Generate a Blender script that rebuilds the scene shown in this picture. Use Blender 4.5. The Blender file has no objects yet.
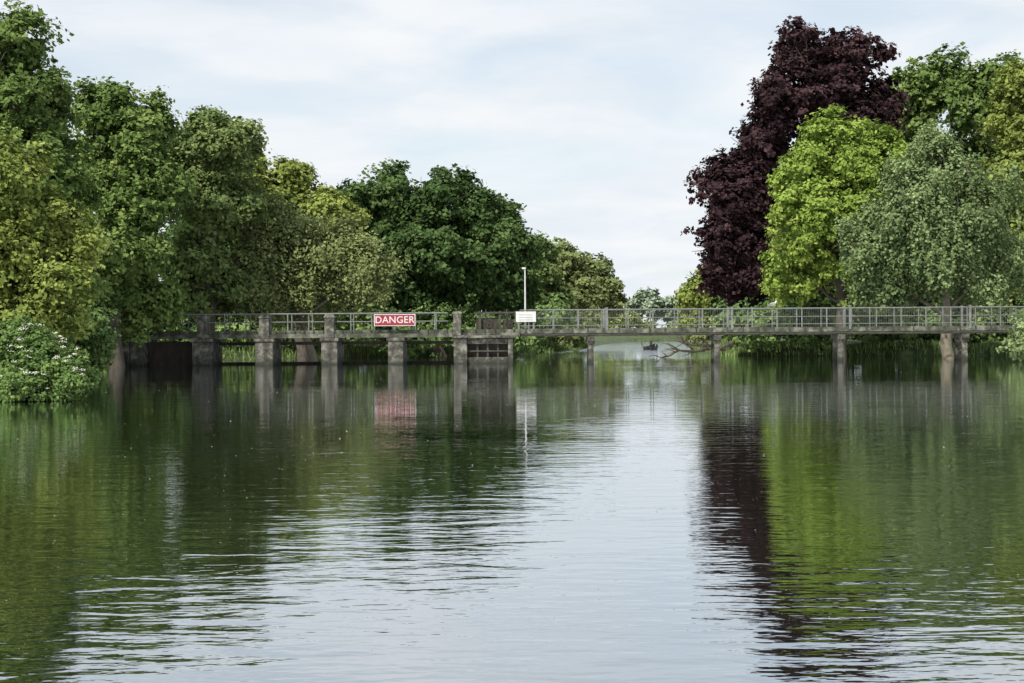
import bpy, math, colorsys, numpy as np
from mathutils import Vector, Matrix
F=1422.0; H=1.7; HZ=333.0; ROLL=math.radians(0.4)
def X(px,D): return (px-512)*D/F
def Z(py,D,px=512): return H-((py+(px-512)*math.tan(ROLL))-HZ)*D/F
scene=bpy.context.scene
def link(o): scene.collection.objects.link(o); return o

# ---------------- materials
def newmat(name):
    m=bpy.data.materials.new(name); m.use_nodes=True
    nt=m.node_tree; nt.nodes.clear()
    return m,nt,nt.nodes,nt.links
def ramp(n,stops):
    r=n.new('ShaderNodeValToRGB'); e=r.color_ramp.elements
    while len(e)<len(stops): e.new(0.5)
    for i,(p,c) in enumerate(stops):
        e[i].position=p; e[i].color=(*c,1)
    return r
def leafmat(name,dark,mid,light,trans=0.25,gain=1.0,desat=0.05):
    m,nt,n,l=newmat(name)
    a=n.new('ShaderNodeAttribute'); a.attribute_name='v'
    def k(c):
        g=0.3*c[0]+0.6*c[1]+0.1*c[2]
        return tuple((x*(1-desat)+g*desat)*gain for x in c)
    r=ramp(n,[(0.12,k(dark)),(0.48,k(mid)),(0.85,k(light))])
    l.new(a.outputs['Fac'],r.inputs[0])
    p=n.new('ShaderNodeBsdfDiffuse'); l.new(r.outputs[0],p.inputs['Color'])
    o=n.new('ShaderNodeOutputMaterial')
    if trans>0:
        t=n.new('ShaderNodeBsdfTranslucent')
        l.new(r.outputs[0],t.inputs['Color'])
        mx=n.new('ShaderNodeMixShader'); mx.inputs[0].default_value=trans
        l.new(p.outputs[0],mx.inputs[1]); l.new(t.outputs[0],mx.inputs[2]); l.new(mx.outputs[0],o.inputs[0])
    else: l.new(p.outputs[0],o.inputs[0])
    return m
def noisemat(name,stops,scale=3.0,rough=0.85,bump=0.3,detail=8,streak=False,waterline=False,metal=0.0):
    m,nt,n,l=newmat(name)
    g=n.new('ShaderNodeNewGeometry')
    mp=n.new('ShaderNodeMapping'); mp.inputs['Scale'].default_value=(1,1,0.35 if streak else 1)
    l.new(g.outputs['Position'],mp.inputs[0])
    t=n.new('ShaderNodeTexNoise'); t.inputs['Scale'].default_value=scale; t.inputs['Detail'].default_value=detail; t.inputs['Roughness'].default_value=0.65
    l.new(mp.outputs[0],t.inputs['Vector'])
    r=ramp(n,stops); l.new(t.outputs['Fac'],r.inputs[0])
    p=n.new('ShaderNodeBsdfPrincipled'); p.inputs['Roughness'].default_value=rough; p.inputs['Metallic'].default_value=metal
    col=r.outputs[0]
    if waterline:
        s=n.new('ShaderNodeSeparateXYZ'); l.new(g.outputs['Position'],s.inputs[0])
        ad=n.new('ShaderNodeMath'); ad.operation='MULTIPLY_ADD'; ad.inputs[1].default_value=0.5; l.new(t.outputs['Fac'],ad.inputs[0]); l.new(s.outputs['Z'],ad.inputs[2])
        mr=n.new('ShaderNodeMapRange'); mr.inputs['From Min'].default_value=0.3; mr.inputs['From Max'].default_value=0.75
        l.new(ad.outputs[0],mr.inputs[0])
        mm=n.new('ShaderNodeMix'); mm.data_type='RGBA'; mm.inputs[6].default_value=(0.025,0.027,0.018,1)
        l.new(mr.outputs[0],mm.inputs[0]); l.new(col,mm.inputs[7]); col=mm.outputs[2]
    l.new(col,p.inputs['Base Color'])
    if bump:
        b=n.new('ShaderNodeBump'); b.inputs['Strength'].default_value=bump; b.inputs['Distance'].default_value=0.05
        l.new(t.outputs['Fac'],b.inputs['Height']); l.new(b.outputs[0],p.inputs['Normal'])
    o=n.new('ShaderNodeOutputMaterial'); l.new(p.outputs[0],o.inputs[0])
    return m
M={}
M['bark']=noisemat('bark',[(0.3,(0.03,0.024,0.018)),(0.7,(0.12,0.1,0.075))],6,streak=True)
M['palebark']=noisemat('pale_bark',[(0.3,(0.10,0.085,0.06)),(0.7,(0.26,0.23,0.17))],6,streak=True)
M['concrete']=noisemat('weathered_concrete',[(0.36,(0.028,0.027,0.02)),(0.5,(0.085,0.082,0.066)),(0.64,(0.23,0.22,0.185))],2.8,waterline=True)
M['deck']=noisemat('deck_concrete',[(0.36,(0.028,0.032,0.02)),(0.5,(0.07,0.077,0.052)),(0.64,(0.2,0.202,0.165))],1.8)
M['beam']=noisemat('beam_steel',[(0.3,(0.02,0.022,0.017)),(0.7,(0.07,0.07,0.055))],3)
M['rail']=noisemat('galvanised_rail',[(0.3,(0.09,0.10,0.09)),(0.7,(0.22,0.23,0.22))],5,rough=0.6,bump=0)
M['timber']=noisemat('dark_timber',[(0.3,(0.02,0.017,0.013)),(0.7,(0.07,0.055,0.042))],4,streak=True)
M['red']=noisemat('sign_red',[(0.3,(0.24,0.012,0.025)),(0.7,(0.31,0.02,0.032))],3,rough=0.5,bump=0)
M['white']=noisemat('white_paint',[(0.3,(0.5,0.5,0.49)),(0.7,(0.64,0.64,0.64))],3,rough=0.5,bump=0)
M['black']=noisemat('black_paint',[(0.3,(0.015,0.015,0.015)),(0.7,(0.03,0.03,0.03))],3,rough=0.5,bump=0)
M['earth']=noisemat('bank_grass',[(0.3,(0.022,0.03,0.010)),(0.5,(0.05,0.075,0.022)),(0.7,(0.10,0.13,0.045))],1.2)
L={}
G=1.7
L['green']=leafmat('leaf_green',(0.034,0.060,0.016),(0.09,0.138,0.036),(0.19,0.24,0.07),gain=G)
L['green2']=leafmat('leaf_alder',(0.032,0.052,0.017),(0.08,0.115,0.036),(0.165,0.205,0.07),gain=G)
L['yellow']=leafmat('leaf_yellow_green',(0.062,0.088,0.02),(0.145,0.185,0.04),(0.27,0.305,0.075),gain=G*0.95)
L['dark']=leafmat('leaf_dark_green',(0.017,0.034,0.011),(0.042,0.074,0.023),(0.092,0.14,0.045),gain=G)
L['wood']=leafmat('leaf_woodland',(0.017,0.034,0.012),(0.042,0.076,0.024),(0.088,0.14,0.045),0,gain=G*0.9)
L['olive']=leafmat('leaf_olive',(0.046,0.064,0.024),(0.115,0.143,0.052),(0.205,0.235,0.09),gain=G)
L['willow']=leafmat('leaf_willow',(0.05,0.077,0.030),(0.125,0.17,0.068),(0.225,0.28,0.125),gain=G)
L['lime']=leafmat('leaf_lime',(0.08,0.125,0.02),(0.165,0.235,0.04),(0.27,0.34,0.07),0.3,gain=G*0.9)
L['copper']=leafmat('leaf_copper',(0.012,0.008,0.010),(0.030,0.017,0.020),(0.072,0.040,0.043),0.1,gain=1.5)
L['far']=leafmat('leaf_far_hazed',(0.08,0.11,0.075),(0.14,0.18,0.12),(0.20,0.25,0.16),0,gain=G)  # distance haze put into the leaf colour: paler and bluer than nearer trees
L['shrub']=leafmat('leaf_shrub',(0.028,0.048,0.015),(0.065,0.105,0.032),(0.14,0.19,0.06),0,gain=G)
L['bush']=leafmat('leaf_elder',(0.03,0.055,0.015),(0.075,0.125,0.034),(0.15,0.21,0.06),0.2,gain=G)
L['flower']=leafmat('elder_flower',(0.5,0.5,0.4),(0.65,0.65,0.55),(0.75,0.75,0.66),0)
L['fluff']=leafmat('seed_fluff',(0.2,0.2,0.15),(0.35,0.35,0.3),(0.55,0.55,0.5),0)

# ---------------- mesh from arrays
def tube(pts,rads,sides=8):
    pts=[Vector(p) for p in pts]; V=[];Fc=[]
    for i,p in enumerate(pts):
        d=(pts[min(i+1,len(pts)-1)]-pts[max(i-1,0)]).normalized()
        a=d.orthogonal().normalized() if abs(d.z)<0.9 else Vector((1,0,0)).cross(d).normalized()
        b=d.cross(a)
        for k in range(sides):
            t=2*math.pi*k/sides
            V.append(p+(a*math.cos(t)+b*math.sin(t))*rads[i])
    for i in range(len(pts)-1):
        for k in range(sides):
            k2=(k+1)%sides
            Fc.append((i*sides+k,i*sides+k2,(i+1)*sides+k2,(i+1)*sides+k))
    return np.array([tuple(v) for v in V]),np.array(Fc)
def unit(rng,n):
    v=rng.normal(size=(n,3)); return v/np.linalg.norm(v,axis=1)[:,None]
def norm(v): return v/np.maximum(np.linalg.norm(v,axis=1),1e-6)[:,None]
def leafquads(P,Nn,S,rng,asp=0.7):
    n=len(P); T=norm(np.cross(Nn,unit(rng,n))); B=np.cross(Nn,T)
    S=S[:,None]
    return np.stack([P-T*S,P+B*S*asp,P+T*S,P-B*S*asp],axis=1).reshape(-1,3)
def build(name,quadV,v,mat,extra=[],mats=[],flowers=None):
    n=len(quadV)//4
    Vs=[quadV]; Fs=[np.arange(n*4).reshape(-1,4)]; mi=[np.zeros(n,int)]; vv=[v]
    off=n*4
    if flowers is not None:
        fv,fval=flowers; k=len(fv)//4
        Vs.append(fv); Fs.append(np.arange(k*4).reshape(-1,4)+off); mi.append(np.full(k,2)); vv.append(fval); off+=k*4
    for (ev,ef) in extra:
        Vs.append(ev); Fs.append(ef+off); mi.append(np.ones(len(ef),int)); vv.append(np.full(len(ef),0.5)); off+=len(ev)
    V=np.concatenate(Vs); Fa=np.concatenate(Fs).astype(np.int32); mi=np.concatenate(mi).astype(np.int32); vv=np.concatenate(vv).astype(np.float32)
    me=bpy.data.meshes.new(name)
    me.vertices.add(len(V)); me.vertices.foreach_set('co',V.astype(np.float32).ravel())
    me.loops.add(Fa.size); me.loops.foreach_set('vertex_index',Fa.ravel())
    me.polygons.add(len(Fa)); me.polygons.foreach_set('loop_start',np.arange(0,Fa.size,4,dtype=np.int32))
    me.polygons.foreach_set('material_index',mi)
    me.update(calc_edges=True)
    at=me.attributes.new('v','FLOAT','FACE'); at.data.foreach_set('value',vv)
    me.materials.append(mat)
    for m in mats: me.materials.append(m)
    o=bpy.data.objects.new(name,me); link(o); return o
def foliage(rng,lobes,N,leaf,clump_r,m=20,droop=1.0,upb=0.4,core=0.12,subk=22,loose=1.0):
    lob=np.array(lobes,float)
    C=lob[:,:3]; R=lob[:,3:6]; rm=R.mean(axis=1)
    SC=[];SR=[];SL=[]
    for i in range(len(lob)):
        k=subk
        d=unit(rng,k)
        SC.append(C[i]+d*R[i]*rng.uniform(0.35,0.98,(k,1))); SR.append(rm[i]*rng.uniform(0.12,0.42,k)); SL.append(np.full(k,i))
    SC=np.concatenate(SC);SR=np.concatenate(SR);SL=np.concatenate(SL)
    SV=rng.uniform(0,1,len(SC))
    LV=rng.uniform(0,1,len(lob))
    nc=max(1,N//m)
    pr=SR**1.8; pr/=pr.sum()
    s=rng.choice(len(SC),nc,p=pr)
    d2=unit(rng,nc); d2[:,2]=np.where(d2[:,2]<-0.3,d2[:,2]*rng.choice([-1,1],nc),d2[:,2])
    # uneven outline: shoots reach out beyond the mass here and there
    reach=rng.uniform(0.5,1.15,nc)+loose*0.28*np.abs(rng.normal(size=nc))*(rng.uniform(size=nc)<0.25)
    cp=SC[s]+d2*(SR[s]*reach)[:,None]
    core_m=rng.uniform(size=nc)<core
    cp[core_m]=(C[SL[s]]+unit(rng,nc)*R[SL[s]]*rng.uniform(0.3,1.08,(nc,1)))[core_m]
    cr=clump_r*rng.uniform(0.4,1.6,nc); cv=rng.uniform(0,1,nc)
    out=norm(cp-C[SL[s]])
    i=np.repeat(np.arange(nc),m); n=len(i)
    dd=unit(rng,n)*(rng.uniform(0,1,(n,1))**0.6); dd[:,2]*=0.65*droop
    P=cp[i]+dd*cr[i][:,None]
    if droop>1: P[:,2]-=np.abs(rng.normal(size=n))*0.3*droop
    Nn=norm(out[i]*0.45+d2[i]*0.4+np.array([0,0,upb])+rng.normal(size=(n,3))*0.42)
    S=leaf*rng.uniform(0.6,1.35,n)
    v=np.clip(0.22*cv[i]+0.30*SV[s][i]+0.18*LV[SL[s]][i]+0.30*rng.uniform(0,1,n),0,1)
    ok=P[:,2]>0.03
    P=P[ok];Nn=Nn[ok];S=S[ok];v=v[ok]
    return leafquads(P,Nn,S,rng),v
def wob(rng,a,b,k,amp):
    a=np.array(a,float);b=np.array(b,float); pts=[a+(b-a)*t for t in np.linspace(0,1,k)]
    L_=np.linalg.norm(b-a)
    for j in range(1,k-1): pts[j]=pts[j]+rng.normal(size=3)*amp*L_
    return pts
def tree(name,D,lobpx,mat,N,leaf=0.16,clump=0.5,seed=1,base=None,trunk=0.35,bark='bark',depth=1.0,droop=1.0,core=0.12,limbs=True,subk=23,gz=0.4,flowers=0,loose=1.0):
    rng=np.random.default_rng(seed)
    lob=[]
    for (px,py,rx,ry) in lobpx:
        rxm=rx*D/F; rzm=ry*D/F; 
        dy=rng.uniform(-0.6,0.6)*rxm*depth
        lob.append((X(px,D),D+dy,Z(py,D,px),rxm,(rxm+rzm)/2*depth,rzm))
    q,v=foliage(rng,lob,N,leaf,clump,droop=droop,core=core,subk=subk,loose=loose)
    extra=[]
    la=np.array(lob)
    if limbs:
        bx=la[:,0].mean() if base is None else X(base,D)
        top=la[np.argmax(la[:,2])]
        hub=np.array([ (bx*0.6+top[0]*0.4),D,max(gz+1.2,(top[2]-gz)*0.33+gz)])
        pts=wob(rng,(bx,D,gz-0.8),hub,5,0.02); extra.append(tube(pts,np.linspace(trunk*1.25,trunk*0.8,5),10))
        pts=wob(rng,hub,(top[0],top[1],top[2]+top[5]*0.5),6,0.03); extra.append(tube(pts,np.linspace(trunk*0.8,0.04,6),8))
        for l_ in lob:
            c=np.array(l_[:3]); 
            st=pts[min(4,max(0,int(rng.integers(0,3))))] if c[2]>hub[2]+2 else hub-np.array([0,0,rng.uniform(0,0.5)*(hub[2]-gz)])
            pp=wob(rng,st,c,5,0.04); extra.append(tube(pp,np.linspace(trunk*0.45,trunk*0.12,5),6))
            for k in range(9):
                e=c+unit(rng,1)[0]*np.array(l_[3:6])*0.95
                sp=pp[int(rng.integers(2,5))]
                extra.append(tube(wob(rng,sp,e,4,0.05),np.linspace(trunk*0.14,0.015,4),5))
    fl=None; mats=[M[bark]]
    if flowers:
        nf=flowers; li=rng.integers(0,len(lob),nf); d=unit(rng,nf); d[:,2]=abs(d[:,2]); d[:,1]=-abs(d[:,1])
        fc=la[li,:3]+d*la[li,3:6]*rng.uniform(0.95,1.25,(nf,1))
        k=22; i=np.repeat(np.arange(nf),k); 
        off=rng.normal(size=(nf*k,3))*np.array([0.045,0.045,0.015]); P=fc[i]+off
        Nn=norm(np.array([0,-0.3,0.9])+rng.normal(size=(nf*k,3))*0.3)
        fl=(leafquads(P,Nn,np.full(nf*k,0.017),rng,0.9),rng.uniform(0,1,nf*k)); mats.append(L['flower'])
    return build(name,q,v,mat,extra,mats,fl)

# ---------------- trees
tree('ash_tree',62,[(22,48,38,42),(-28,95,60,75),(38,110,42,58),(-20,190,70,70),(50,190,45,70),(20,290,80,50)],L['green'],75000,0.115,0.42,11,base=20)
tree('maple_tree',50,[(15,185,42,48),(45,240,42,45),(0,260,50,60),(62,295,32,42),(20,325,60,35)],L['yellow'],70000,0.088,0.36,12,base=15,trunk=0.22)
tree('sycamore_tree',76,[(100,112,36,36),(138,132,34,40),(92,170,48,55),(150,195,38,60),(108,250,58,50),(120,300,62,40)],L['green'],85000,0.13,0.5,13)
tree('alder_tree',84,[(203,138,34,34),(232,152,32,36),(190,185,36,55),(222,210,48,50),(205,275,55,50)],L['green2'],80000,0.13,0.5,14)
tree('field_maple_tree',98,[(283,185,28,28),(303,212,26,32),(255,205,35,50),(330,215,24,22),(345,225,22,22)],L['yellow'],45000,0.15,0.5,15)
tree('willow_tree',88,[(285,238,48,40),(340,248,45,38),(372,268,30,34),(255,272,45,42),(318,285,70,34)],L['olive'],90000,0.105,0.5,16,bark='palebark',droop=1.4,trunk=0.25)
tree('horse_chestnut_tree',106,[(383,200,40,38),(440,205,44,38),(487,222,38,40),(410,258,60,50),(470,262,58,48),(515,255,26,48),(352,212,22,26),(500,292,45,28),(420,300,80,20)],L['dark'],110000,0.17,0.6,17,trunk=0.45)
tree('oak_tree',128,[(536,275,24,38),(545,300,26,22)],L['green2'],20000,0.2,0.6,18)
tree('poplar_tree',150,[(560,270,26,28),(590,278,24,28),(607,298,16,20),(568,300,42,24)],L['olive'],35000,0.22,0.7,19)
tree('copper_beech_tree',100,[(800,52,32,30),(850,60,38,26),(787,98,42,38),(845,110,55,50),(765,140,38,36),(733,195,40,34),(722,245,36,42),(790,200,62,62),(860,190,50,60),(780,262,62,44),(738,278,36,28)],L['copper'],150000,0.16,0.5,20,trunk=0.6,base=800)
tree('lime_tree',90,[(842,148,38,34),(878,160,38,36),(812,182,36,36),(800,228,38,40),(850,220,55,56),(798,270,34,34),(868,278,52,38)],L['lime'],105000,0.125,0.42,21,base=840)
tree('white_willow_tree',84,[(940,165,38,38),(978,200,40,48),(905,200,38,44),(868,243,34,38),(935,235,54,52),(990,258,42,52),(895,280,42,28)],L['willow'],90000,0.105,0.42,22,base=950,bark='palebark',droop=1.5,trunk=0.3,core=0.06)
tree('sycamore_tree',116,[(930,86,36,34),(905,125,38,50),(962,105,40,45),(1000,90,38,36),(1040,105,50,60),(980,170,80,60),(1000,255,90,64)],L['green'],90000,0.185,0.6,23)
tree('birch_tree',97,[(1022,105,32,40),(1012,175,32,60),(1038,255,40,60),(1020,305,34,34)],L['yellow'],45000,0.14,0.5,24,trunk=0.2)
tree('hazel_tree',130,[(700,285,18,22),(690,300,14,16)],L['yellow'],10000,0.18,0.5,25,trunk=0.15)
# masses
def mass(name,D,items,mat,N,leaf,clump,seed,depth=1.0):
    return tree(name,D,items,mat,N,leaf,clump,seed,limbs=False,depth=depth,subk=10)
rng=np.random.default_rng(5)
mass('woodland',125,[(px,rng.uniform(255,285),48,60) for px in range(-60,500,40)]+[(px,312,34,24) for px in range(-60,520,30)],L['wood'],70000,0.3,0.9,31)
mass('woodland',128,[(px,rng.uniform(240,270),50,70) for px in range(800,1150,45)]+[(px,312,34,24) for px in range(740,1180,30)],L['wood'],60000,0.3,0.9,32)
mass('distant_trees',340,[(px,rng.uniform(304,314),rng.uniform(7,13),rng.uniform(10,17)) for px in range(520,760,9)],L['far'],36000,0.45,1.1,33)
mass('distant_trees',285,[(632,324,10,12),(648,328,9,7),(612,320,14,16),(672,330,10,6),(690,322,12,12),(705,312,18,24),(625,335,12,4),(655,336,12,3),(680,335,12,4),(600,332,16,9)],L['yellow'],22000,0.26,0.7,34)
mass('riverside_shrubs',101,[(px,rng.uniform(318,340),rng.uniform(22,34),rng.uniform(18,28)) for px in range(90,560,24)],L['shrub'],75000,0.15,0.42,35)
mass('riverside_shrubs',96,[(px,rng.uniform(318,342),rng.uniform(18,30),rng.uniform(16,26)) for px in range(742,1090,20)],L['shrub'],75000,0.14,0.42,36)
mass('riverside_shrubs',128,[(px,rng.uniform(322,336),16,14) for px in range(540,600,12)]+[(px,rng.uniform(322,338),16,16) for px in range(700,770,14)],L['olive'],22000,0.16,0.42,37)
mass('riverside_shrubs',62,[(px,rng.uniform(325,350),30,30) for px in range(-30,100,20)],L['shrub'],50000,0.10,0.35,38)
tree('elder_bush',38,[(5,365,38,26),(42,362,34,28),(72,375,24,22),(25,385,50,18),(-30,365,40,38),(15,345,38,22),(75,388,20,12),(40,394,40,9),(-10,392,40,12)],L['bush'],100000,0.048,0.2,39,trunk=0.06,flowers=110,gz=0.2)

# ---------------- ground
YL=[-60,10,30,36,50,75,86,96,104,112,145,200,262,285]
XL=[-17,-17,-16.5,-14.3,-16.5,-21.5,-24,-23,-10,1,7,13,22,80]
YR=[-60,40,66,74,84,92,97,127,185,262,285]
XR=[30,30,28,27.5,33,32,15.5,16,25,38,80]
def hgt(x,y):
    l=np.interp(y,YL,XL); r=np.interp(y,YR,XR)
    d=np.maximum(l-x,x-r)
    d=np.where((y>282)|(y<-55),np.maximum(d,5),d)
    n=0.12*np.sin(x*0.9+y*0.37)+0.1*np.sin(y*1.1-x*0.5)
    return np.clip(d*0.45,-1.2,0.55)+np.where(d>0.5,n,0)+np.clip((d-5)*0.03,0,1.0)
xs=np.concatenate([[-3000,-1500,-700,-300,-150,-100],np.arange(-70,100,1.0),[110,140,200,350,700,1500,3000]])
ys=np.concatenate([[-800,-300,-120],np.arange(-60,290,1.0),np.arange(290,480,20.0),[520,600,800,1200,2000,4000]])
gx,gy=np.meshgrid(xs,ys); gz=hgt(gx,gy)
V=np.stack([gx,gy,gz],-1).reshape(-1,3); nx=len(xs); ny=len(ys)
a=(np.arange(ny-1)[:,None]*nx+np.arange(nx-1)[None,:]).ravel()
Fc=np.stack([a,a+1,a+1+nx,a+nx],1)
me=bpy.data.meshes.new('ground'); me.from_pydata(V.tolist(),[],Fc.tolist()); me.materials.append(M['earth'])
for p in me.polygons: p.use_smooth=True
link(bpy.data.objects.new('ground',me))

rng=np.random.default_rng(77)
def blades(name,pts,hmin,hmax,mat,w=0.02,lean=0.25):
    n=len(pts); h=rng.uniform(hmin,hmax,n)[:,None]; a=rng.uniform(0,2*np.pi,n); wd=np.stack([np.cos(a),np.sin(a),0*a],1)*w
    ln=rng.normal(size=(n,3))*lean; ln[:,2]=0
    up=np.array([0,0,1.0])
    V=np.stack([pts-wd,pts+wd,pts+(up+ln)*h+wd*0.2,pts+(up+ln)*h-wd*0.2],1).reshape(-1,3)
    return build(name,V,rng.uniform(0,1,n),mat)
def shore(side,n,y0,y1,spread):
    y=rng.uniform(y0,y1,n); base=np.interp(y,YL,XL) if side<0 else np.interp(y,YR,XR)
    x=base+side*rng.uniform(-0.1,spread,n); return np.stack([x,y,np.maximum(hgt(x,y),-0.1)],1)
blades('bank_grass',np.concatenate([shore(-1,26000,32,112,4),shore(1,20000,84,127,4),shore(-1,9000,112,170,4),shore(1,6000,127,170,4)]),0.2,0.5,L['shrub'],0.03)
mass('riverside_shrubs',74,[(1030,338,26,22),(1045,325,30,30),(1022,350,18,12),(1070,330,40,30)],L['willow'],22000,0.09,0.3,40)

# ---------------- water
m,nt,n,l=newmat('river_water')
g=n.new('ShaderNodeNewGeometry')
def nz(sx,sy,scale,detail,rough=0.5,dist=0.0):
    mp=n.new('ShaderNodeMapping'); mp.inputs['Scale'].default_value=(sx,sy,1); l.new(g.outputs['Position'],mp.inputs[0])
    t=n.new('ShaderNodeTexNoise'); t.inputs['Scale'].default_value=scale; t.inputs['Detail'].default_value=detail; t.inputs['Roughness'].default_value=rough; t.inputs['Distortion'].default_value=dist
    l.new(mp.outputs[0],t.inputs['Vector']); return t.outputs['Fac']
def mth(op,a,b,c=None):
    k=n.new('ShaderNodeMath'); k.operation=op
    for i,x in enumerate([a,b,c]):
        if x is None: continue
        if isinstance(x,(int,float)): k.inputs[i].default_value=x
        else: l.new(x,k.inputs[i])
    return k.outputs[0]
w1=nz(0.42,1.0,3.4,2,0.5,0.3); w2=nz(0.45,1.0,12,2,0.5); w3=nz(0.5,1,0.7,1)
patch=nz(0.05,0.18,1.0,2)
pm=n.new('ShaderNodeMapRange'); pm.inputs['From Min'].default_value=0.35; pm.inputs['From Max'].default_value=0.65; pm.inputs['To Min'].default_value=0.5; pm.inputs['To Max'].default_value=1.25; l.new(patch,pm.inputs[0])
# the river is calmer in the slack water above the weir, broken and ruffled below it
sy=n.new('ShaderNodeSeparateXYZ'); l.new(g.outputs['Position'],sy.inputs[0])
cal=n.new('ShaderNodeValToRGB'); cal.color_ramp.elements[0].position=0.05; cal.color_ramp.elements[0].color=(1,1,1,1)
cal.color_ramp.elements[1].position=0.30; cal.color_ramp.elements[1].color=(0.46,)*3+(1,)
e=cal.color_ramp.elements.new(0.56); e.color=(0.40,)*3+(1,)
e=cal.color_ramp.elements.new(0.63); e.color=(1.0,)*3+(1,)
l.new(mth('DIVIDE',sy.outputs['Y'],150.0),cal.inputs[0])
bo=n.new('ShaderNodeMapRange'); bo.inputs['From Min'].default_value=88; bo.inputs['From Max'].default_value=104; bo.inputs['To Min'].default_value=1; bo.inputs['To Max'].default_value=4.5; l.new(sy.outputs['Y'],bo.inputs[0])
h=mth('ADD',mth('MULTIPLY',w1,0.0095),mth('ADD',mth('MULTIPLY',mth('MULTIPLY',w2,cal.outputs[0]),0.0024),mth('MULTIPLY',w3,0.007)))
h=mth('MULTIPLY',mth('MULTIPLY',mth('MULTIPLY',h,pm.outputs[0]),cal.outputs[0]),bo.outputs[0])
b=n.new('ShaderNodeBump'); b.inputs['Strength'].default_value=1; b.inputs['Distance'].default_value=1.0; l.new(h,b.inputs['Height'])
df=n.new('ShaderNodeBsdfDiffuse'); df.inputs['Color'].default_value=(0.014,0.018,0.010,1)
gl=n.new('ShaderNodeBsdfGlossy'); gl.inputs['Roughness'].default_value=0.02; gl.inputs['Color'].default_value=(0.93,0.96,0.985,1)
l.new(b.outputs[0],gl.inputs['Normal'])
fr=n.new('ShaderNodeFresnel'); fr.inputs['IOR'].default_value=1.33; l.new(b.outputs[0],fr.inputs['Normal'])
fp=mth('POWER',fr.outputs[0],0.27)
mx=n.new('ShaderNodeMixShader'); l.new(fp,mx.inputs[0]); l.new(df.outputs[0],mx.inputs[1]); l.new(gl.outputs[0],mx.inputs[2])
o=n.new('ShaderNodeOutputMaterial'); l.new(mx.outputs[0],o.inputs[0])
me=bpy.data.meshes.new('river_water'); me.from_pydata([(-400,-400,0),(400,-400,0),(400,700,0),(-400,700,0)],[],[(0,1,2,3)]); me.materials.append(m)
link(bpy.data.objects.new('river_water',me))
nf=2200; dd=rng.uniform(0.02,0.2,nf); yy=H/dd*0.9; yy=yy[yy<60]; nf=len(yy)
xx=rng.uniform(-0.42,0.42,nf)*yy
P=np.stack([xx,yy,np.full(nf,0.006)],1); Nn=norm(np.array([0,0,1.0])+rng.normal(size=(nf,3))*0.15)
build('floating_seed_fluff',leafquads(P,Nn,rng.uniform(0.004,0.012,nf)*np.clip(yy/20,0.4,1.5),rng,0.8),rng.uniform(0,1,nf),L['fluff'])

# ---------------- structure builder
class MB:
    def __init__(s): s.V=[];s.F=[];s.mi=[]
    def box(s,x0,x1,y0,y1,z0,z1,m=0,bev=0.0): s.frus((x0+x1)/2,(y0+y1)/2,z0,z1,x1-x0,y1-y0,x1-x0,y1-y0,m)
    def frus(s,x,y,z0,z1,w0,d0,w1,d1,m=0):
        o=len(s.V)
        for (w,d,z) in ((w0,d0,z0),(w1,d1,z1)):
            s.V+=[(x-w/2,y-d/2,z),(x+w/2,y-d/2,z),(x+w/2,y+d/2,z),(x-w/2,y+d/2,z)]
        for f in [(0,3,2,1),(4,5,6,7),(0,1,5,4),(1,2,6,5),(2,3,7,6),(3,0,4,7)]: s.F.append(tuple(o+i for i in f)); s.mi.append(m)
    def tube(s,pts,r,sides=8,m=0):
        v,f=tube(pts,[r]*len(pts) if not hasattr(r,'__len__') else r,sides); o=len(s.V)
        s.V+=[tuple(a) for a in v]; 
        for q in f: s.F.append(tuple(int(i)+o for i in q)); s.mi.append(m)
    def obj(s,name,mats,parent=None,bevel=0):
        me=bpy.data.meshes.new(name); me.from_pydata(s.V,[],s.F); me.polygons.foreach_set('material_index',s.mi)
        for m_ in mats: me.materials.append(m_)
        o=link(bpy.data.objects.new(name,me))
        if bevel:
            b=o.modifiers.new('bevel','BEVEL'); b.width=bevel; b.segments=2
        if parent: o.parent=parent
        return o
br=link(bpy.data.objects.new('weir_footbridge',None))
BD=80.0
bx=lambda px: X(px,BD)
piers=MB(); posts=MB(); deck=MB(); rail=MB(); gate=MB(); legs=MB()
DT=1.92
yf,yb=BD-0.0,BD+1.5
for px,w in [(138,0.75),(203,1.1),(265,1.0),(330,0.9),(396,0.85)]:
    x=bx(px)
    piers.box(x-w/2,x+w/2,yf-0.35,yb+1.2,-1.2,1.30)
    piers.box(x-w/2-0.08,x+w/2+0.08,yf-0.43,yb+1.28,1.30,1.48)
    if px not in(138,396): posts.box(x-0.27,x+0.27,yf-0.32,yf+0.2,1.485,2.62); posts.frus(x,yf-0.06,2.62,2.85,0.66,0.62,0.45,0.45)
    elif px==138: posts.box(x-0.14,x+0.14,yf-0.22,yf+0.1,1.485,2.75)
x0,x1=bx(454),bx(513)
piers.box(x0,x0+0.75,yf-0.45,yb+1.2,-1.2,1.42); piers.box(x1-0.28,x1,yf-0.45,yb+1.2,-1.2,1.42)
piers.box(x0+0.753,x1-0.283,yf-0.2,yb+1,-1.2,0.35); piers.box(x0+0.753,x1-0.283,yf-0.3,yb+1,1.1,1.40)
piers.box(x0-0.08,x1+0.08,yf-0.55,yb+1.28,1.425,1.58)
gate.box(x0+0.76,x1-0.29,yf+0.3,yf+0.4,0.352,1.098,0)
for t in (0.25,0.5,0.75):
    xx_=x0+0.75+(x1-x0-1.03)*t; gate.box(xx_-0.05,xx_+0.05,yf-0.1,yf+0.05,0.352,1.098,1)
gate.box(x0+0.76,x1-0.29,yf-0.16,yf-0.102,0.66,0.74,1)
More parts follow.
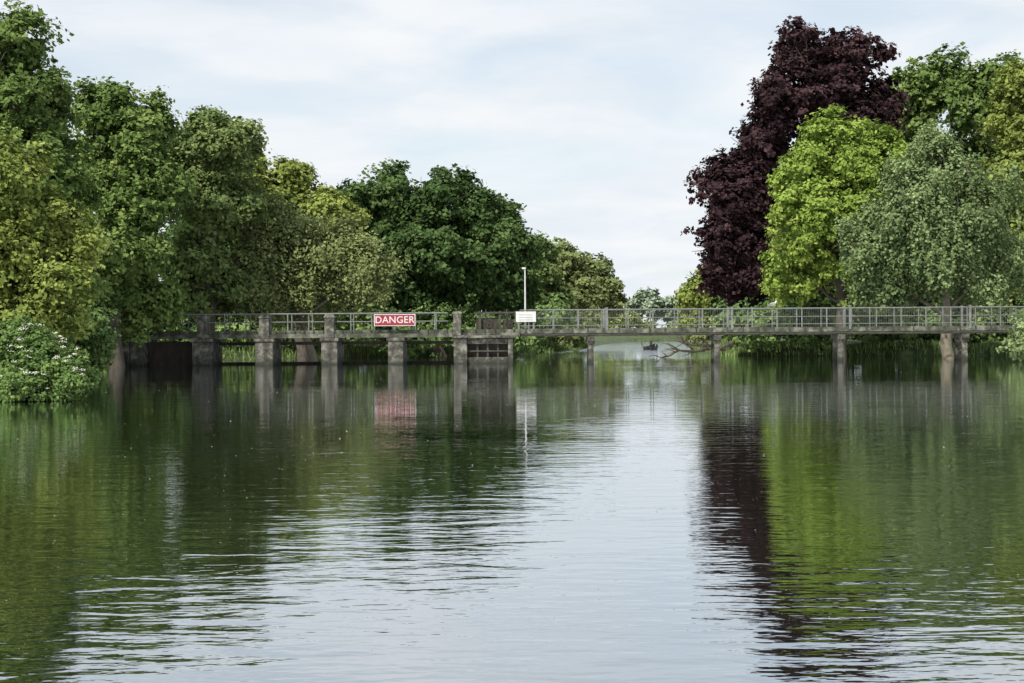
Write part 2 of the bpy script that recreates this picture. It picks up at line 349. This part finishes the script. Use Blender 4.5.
posts.box(x0-0.02,x0+0.42,yf-0.4,yf+0.2,1.585,2.8); posts.frus(x0+0.2,yf-0.1,2.8,2.95,0.6,0.7,0.45,0.5)
for px in (480,500,516):
    gate.box(bx(px)-0.07,bx(px)+0.07,yf+0.1,yf+0.24,DT,2.95,1)
gate.box(bx(474),bx(520),yf+0.05,yf+0.28,2.8,2.9,1)
gate.box(bx(476),bx(498),yf+0.3,yf+0.7,DT,2.55,0)
gate.box(bx(503),bx(513),yf+0.3,yf+0.7,DT,2.45,0)
for px in (486,507):
    gate.tube([(bx(px),yf+0.25,2.5),(bx(px),yf+0.25,3.05)],0.035,8,1)
    c=Vector((bx(px),yf+0.0,2.55)); ring=[c+Vector((0.22*math.cos(t),0,0.22*math.sin(t))) for t in np.linspace(0,2*math.pi,17)]
    gate.tube(ring,0.02,6,1)
    for t in (0,1.05,2.1): gate.tube([c-Vector((0.22*math.cos(t),0,0.22*math.sin(t))),c+Vector((0.22*math.cos(t),0,0.22*math.sin(t)))],0.012,5,1)
xl=bx(146); gate.box(xl,bx(193),yf+0.7,yf+0.95,-1,1.35,2)
for a_,b_ in ((212,256),(275,320),(338,388),(404,452)):
    gate.box(bx(a_)-0.0,bx(b_),yb+0.6,yb+0.75,-0.9,0.12,0)
    gate.box(bx(a_),bx(b_),yb+0.3,yb+0.45,1.1,1.28,0)
deck.box(bx(110),bx(520),yf-0.1,yb,1.60,DT,0)
deck.box(bx(110),bx(520),yf-0.24,yf-0.104,1.50,1.72,0)
for px in np.arange(114,518,9.5):
    deck.box(bx(px),bx(px)+0.06,yf-0.19,yf-0.105,1.725,1.915,1)
XE=bx(1180)
deck.box(bx(520)+0.003,XE,yf,yb,1.76,1.86,0)
deck.box(bx(520)+0.003,XE,yf-0.06,yf-0.003,1.66,1.93,0)
deck.box(bx(520)+0.003,XE,yf+0.02,yf+0.14,1.5,1.755,1)
deck.box(bx(520)+0.003,XE,yb-0.14,yb-0.02,1.5,1.755,1)
deck.tube([(bx(520),yf-0.09,1.58),(XE,yf-0.09,1.58)],0.04,8,1)
for px in np.arange(525,1180,15.5):
    deck.box(bx(px),bx(px)+0.08,yf-0.1,yf-0.063,1.63,1.95,1)
for px in (591,717,841,965,1089):
    x=bx(px)
    for yy_ in (yf+0.15,yb-0.15):
        legs.frus(x,yy_,-1.3,1.22,0.36,0.34,0.27,0.27)
    legs.box(x-0.2,x+0.2,yf-0.2,yb+0.2,1.225,1.49)
    legs.frus(x,yf+0.15,1.0,1.22,0.3,0.3,0.5,0.36)
    legs.box(x-0.05,x+0.05,yf+0.3,yb-0.3,0.5,0.6)
TOP=2.98
for yy_ in (yf-0.02,yb-0.05):
    rail.tube([(bx(110),yy_,2.86),(bx(447),yy_,2.86)],0.035,8)
    rail.tube([(bx(110),yy_,2.4),(bx(447),yy_,2.4)],0.025,8)
    rail.tube([(bx(520),yy_,TOP),(XE,yy_,TOP)],0.035,8)
    rail.tube([(bx(520),yy_,2.52),(XE,yy_,2.52)],0.02,8)
    rail.tube([(bx(520),yy_,2.1),(XE,yy_,2.1)],0.02,8)
    for px in np.arange(120,447,21.0):
        rail.box(bx(px)-0.03,bx(px)+0.03,yy_-0.03,yy_+0.03,DT-0.02,2.86)
    for i,px in enumerate(np.arange(529,1180,24.8)):
        rail.box(bx(px)-0.03,bx(px)+0.03,yy_-0.03,yy_+0.03,1.8,TOP)
    for px in (607,732,850,970):
        rail.box(bx(px)-0.06,bx(px)+0.06,yy_-0.06,yy_+0.06,1.8,TOP+0.12)
    for xx_ in np.arange(bx(531),XE,0.1):
        rail.box(xx_-0.0025,xx_+0.0025,yy_-0.0025,yy_+0.0025,1.95,TOP-0.03)
piers.obj('piers',[M['concrete']],br,0.04); posts.obj('parapet_posts',[M['concrete']],br,0.03)
deck.obj('deck',[M['deck'],M['beam']],br); legs.obj('support_legs',[M['concrete']],br,0.02)
rail.obj('handrails',[M['rail']],br); gate.obj('sluice_gates',[M['timber'],M['beam'],M['timber']],br)
ab=MB(); ab.box(bx(100),bx(131),yf-0.4,yb+1.5,-1.2,1.55); ab.obj('abutment',[M['concrete']],br,0.05)

ds=link(bpy.data.objects.new('danger_sign',None))
sg=MB(); sx0,sx1=bx(375),bx(416); sz0,sz1=2.14,2.80
sg.box(sx0,sx1,yf-0.46,yf-0.42,sz0,sz1,1)
sg.box(sx0+0.04,sx1-0.04,yf-0.468,yf-0.462,sz0+0.04,sz1-0.04,0)
sg.box(sx0+0.3,sx0+0.36,yf-0.418,yf-0.06,sz0+0.1,sz0+0.16,1); sg.box(sx1-0.36,sx1-0.3,yf-0.418,yf-0.06,sz0+0.1,sz0+0.16,1)
sg.obj('panel',[M['red'],M['white']],ds)
cu=bpy.data.curves.new('lettering','FONT'); cu.body='DANGER'; cu.size=0.53; cu.align_x='CENTER'; cu.align_y='CENTER'; cu.extrude=0.002; cu.offset=0.004; cu.space_character=1.05
to=link(bpy.data.objects.new('lettering',cu)); to.rotation_euler=(math.pi/2,0,0); to.location=((sx0+sx1)/2,yf-0.474,(sz0+sz1)/2); to.parent=ds; cu.materials.append(M['white'])
ws=MB(); ws.box(bx(516),bx(536),yf-0.16,yf-0.13,2.32,2.9,0); ws.box(bx(518),bx(519.5),yf-0.128,yf-0.07,1.9,2.88,1); ws.box(bx(533),bx(534.5),yf-0.128,yf-0.07,1.9,2.88,1)
for k in range(3): ws.box(bx(519),bx(533),yf-0.166,yf-0.161,2.42+k*0.14,2.44+k*0.14,1)
ws.obj('notice_sign',[M['white'],M['rail']])
pl=MB(); x=bx(525.5)
pl.tube([(x,yf+0.3,1.86),(x,yf+0.3,3.2),(x,yf+0.3,5.3)],[0.06,0.05,0.035],10)
pl.box(x-0.1,x+0.1,yf+0.2,yf+0.4,1.861,1.9)
pl.box(x-0.17,x+0.04,yf+0.22,yf+0.38,5.3,5.4)
pl.obj('lamp_post',[M['white']])
gu=link(bpy.data.objects.new('gull',None)); gu.location=(bx(773),yf-0.02,TOP+0.035); gu.scale=(1.1,)*3
gb=MB(); gb.tube([(-0.27,0,0.13),(-0.16,0,0.155),(-0.05,0,0.175),(0.06,0,0.195),(0.12,0,0.24),(0.15,0,0.30),(0.185,0,0.33),(0.215,0,0.325),(0.225,0,0.322)],[0.01,0.05,0.085,0.085,0.06,0.045,0.05,0.03,0.008],12,0); gb.obj('body',[M['white']],gu)
gp=MB(); gp.tube([(0.22,0,0.322),(0.28,0,0.305)],[0.014,0.003],6,0); gp.tube([(0.01,0.03,0.12),(0.01,0.03,0)],0.007,5,0); gp.tube([(0.01,-0.03,0.12),(0.01,-0.03,0)],0.007,5,0); gp.obj('beak_and_legs',[M['beam']],gu)
gw=MB(); 
for s_ in (-1,1): gw.tube([(0.07,s_*0.075,0.21),(-0.06,s_*0.08,0.2),(-0.34,s_*0.015,0.14)],[0.02,0.035,0.006],6,0)
gw.obj('wings',[M['rail']],gu)
# small dark moored boat with a mooring post, beyond the bridge
bt=link(bpy.data.objects.new('rowing_boat',None)); bt.location=(X(651,135),135,0); bt.rotation_euler=(0,0,math.radians(70))
hb=MB(); V_=[];F_=[]
secs=[(-1.6,0.42,0.42),(-0.9,0.6,0.36),(0,0.66,0.34),(0.9,0.5,0.4),(1.7,0.05,0.6)]
for (x,w_,t) in secs: V_+=[(x,-w_,t),(x,-w_*0.7,-0.12),(x,w_*0.7,-0.12),(x,w_,t),(x,w_*0.88,t-0.02),(x,w_*0.6,0.02),(x,-w_*0.6,0.02),(x,-w_*0.88,t-0.02)]
for i in range(4):
    for k in range(8): F_.append((i*8+k,i*8+(k+1)%8,(i+1)*8+(k+1)%8,(i+1)*8+k))
F_+=[(0,1,6,7),(1,2,5,6),(2,3,4,5)]
hb.V=V_;hb.F=F_;hb.mi=[0]*len(F_); hb.obj('hull',[M['black']],bt)
th=MB(); th.box(-0.55,-0.3,-0.52,0.52,0.24,0.28); th.box(0.45,0.68,-0.5,0.5,0.25,0.29); th.tube([(-1.5,0.5,0.4),(-1.5,0.5,0.85)],0.04,6); th.obj('thwarts',[M['timber']],bt)
mp_=MB(); x=X(651,137); mp_.tube([(x,137,-0.6),(x,137,0.85),(x,137,0.95)],[0.13,0.12,0.02],10); mp_.obj('mooring_post',[M['timber']])
# fallen branches in the water under the beech
for sd_,rt,tp,kk,thk in ((9,(X(735,94),94.5,1.0),(X(665,94),92.5,0.1),30,0.15),(10,(X(725,95),95,0.5),(X(684,93),92.8,1.0),20,0.1)):
    fb=MB(); r2=np.random.default_rng(sd_)
    main=wob(r2,np.array(rt),np.array(tp),6,0.03); fb.tube(main,np.linspace(thk,0.04,6),7)
    for k in range(kk):
        s0=main[int(r2.integers(1,6))]; e0=s0+np.array([-r2.uniform(0.2,1.4),r2.uniform(-0.8,0.5),r2.uniform(-0.5,0.8)])
        fb.tube(wob(r2,s0,e0,4,0.06),np.linspace(0.045,0.014,4),5)
    fb.obj('fallen_branch',[M['bark']])

# ---------------- world & sun
az=math.radians(212); el=math.radians(47)
w=bpy.data.worlds.new('World'); scene.world=w; w.use_nodes=True; nt=w.node_tree; n=nt.nodes; l=nt.links; n.clear()
sk=n.new('ShaderNodeTexSky'); sk.sky_type='NISHITA'; sk.sun_disc=False; sk.sun_elevation=el; sk.sun_rotation=az
tc=n.new('ShaderNodeTexCoord'); sp=n.new('ShaderNodeSeparateXYZ'); l.new(tc.outputs['Generated'],sp.inputs[0])
zc=n.new('ShaderNodeMath'); zc.operation='MAXIMUM'; zc.inputs[1].default_value=0.0; l.new(sp.outputs['Z'],zc.inputs[0])
za=n.new('ShaderNodeMath'); za.operation='ADD'; za.inputs[1].default_value=0.14; l.new(zc.outputs[0],za.inputs[0])
dv=[]
for a_ in ('X','Y'):
    d_=n.new('ShaderNodeMath'); d_.operation='DIVIDE'; l.new(sp.outputs[a_],d_.inputs[0]); l.new(za.outputs[0],d_.inputs[1]); dv.append(d_)
cb=n.new('ShaderNodeCombineXYZ'); l.new(dv[0].outputs[0],cb.inputs[0]); l.new(dv[1].outputs[0],cb.inputs[1])
def wnoise(scale,det,ro,off,dist):
    mp=n.new('ShaderNodeMapping'); mp.inputs['Location'].default_value=off; l.new(cb.outputs[0],mp.inputs[0])
    t=n.new('ShaderNodeTexNoise'); t.inputs['Scale'].default_value=scale; t.inputs['Detail'].default_value=det; t.inputs['Roughness'].default_value=ro; t.inputs['Distortion'].default_value=dist
    l.new(mp.outputs[0],t.inputs['Vector']); return t
ns=wnoise(1.4,7,0.52,(0,0,0),0.3)
mr=n.new('ShaderNodeMapRange'); mr.interpolation_type='SMOOTHSTEP'; mr.inputs['From Min'].default_value=0.36; mr.inputs['From Max'].default_value=0.62; mr.inputs['To Min'].default_value=0.0; mr.inputs['To Max'].default_value=0.4; l.new(ns.outputs['Fac'],mr.inputs[0])
gr=n.new('ShaderNodeMapRange'); gr.inputs['From Min'].default_value=0.0; gr.inputs['From Max'].default_value=0.32; gr.inputs['To Min'].default_value=0.85; gr.inputs['To Max'].default_value=0.52; l.new(zc.outputs[0],gr.inputs[0])
ad=n.new('ShaderNodeMath'); ad.operation='ADD'; ad.use_clamp=True; l.new(mr.outputs[0],ad.inputs[0]); l.new(gr.outputs[0],ad.inputs[1])
n2=wnoise(2.2,6,0.55,(7.3,2.1,0),0.4)
cr_=ramp(n,[(0.36,(6.5,6.95,7.4)),(0.5,(6.95,7.3,7.65)),(0.64,(7.4,7.6,7.8))])
l.new(n2.outputs['Fac'],cr_.inputs[0])
hs=n.new('ShaderNodeMix'); hs.data_type='RGBA'; hs.blend_type='MULTIPLY'; hs.inputs[0].default_value=1.0; l.new(sk.outputs[0],hs.inputs[6]); hs.inputs[7].default_value=(1.25,1.22,1.15,1)
mx=n.new('ShaderNodeMix'); mx.data_type='RGBA'; l.new(ad.outputs[0],mx.inputs[0]); l.new(hs.outputs[2],mx.inputs[6]); l.new(cr_.outputs[0],mx.inputs[7])
bg=n.new('ShaderNodeBackground'); bg.inputs['Strength'].default_value=0.125; l.new(mx.outputs[2],bg.inputs[0])
ow=n.new('ShaderNodeOutputWorld'); l.new(bg.outputs[0],ow.inputs[0])
sd=bpy.data.lights.new('sun','SUN'); sd.energy=4.8; sd.angle=math.radians(1.5); sd.color=(1,0.95,0.86)
so=link(bpy.data.objects.new('sun',sd))
dirv=Vector((math.sin(az)*math.cos(el),math.cos(az)*math.cos(el),math.sin(el)))
so.rotation_euler=dirv.to_track_quat('Z','Y').to_euler()

# ---------------- camera
cd=bpy.data.cameras.new('camera'); cd.lens=50; cd.sensor_width=36; cd.clip_end=8000; cd.clip_start=0.1
co=link(bpy.data.objects.new('camera',cd)); 
pitch=math.atan(8.5/F)
mt=Matrix.Rotation(math.pi/2-pitch,4,'X')@Matrix.Rotation(-ROLL,4,'Z')
co.matrix_world=Matrix.Translation((0,0,H))@mt
scene.camera=co
scene.view_settings.view_transform='Standard'; scene.view_settings.look='None'; scene.view_settings.exposure=0
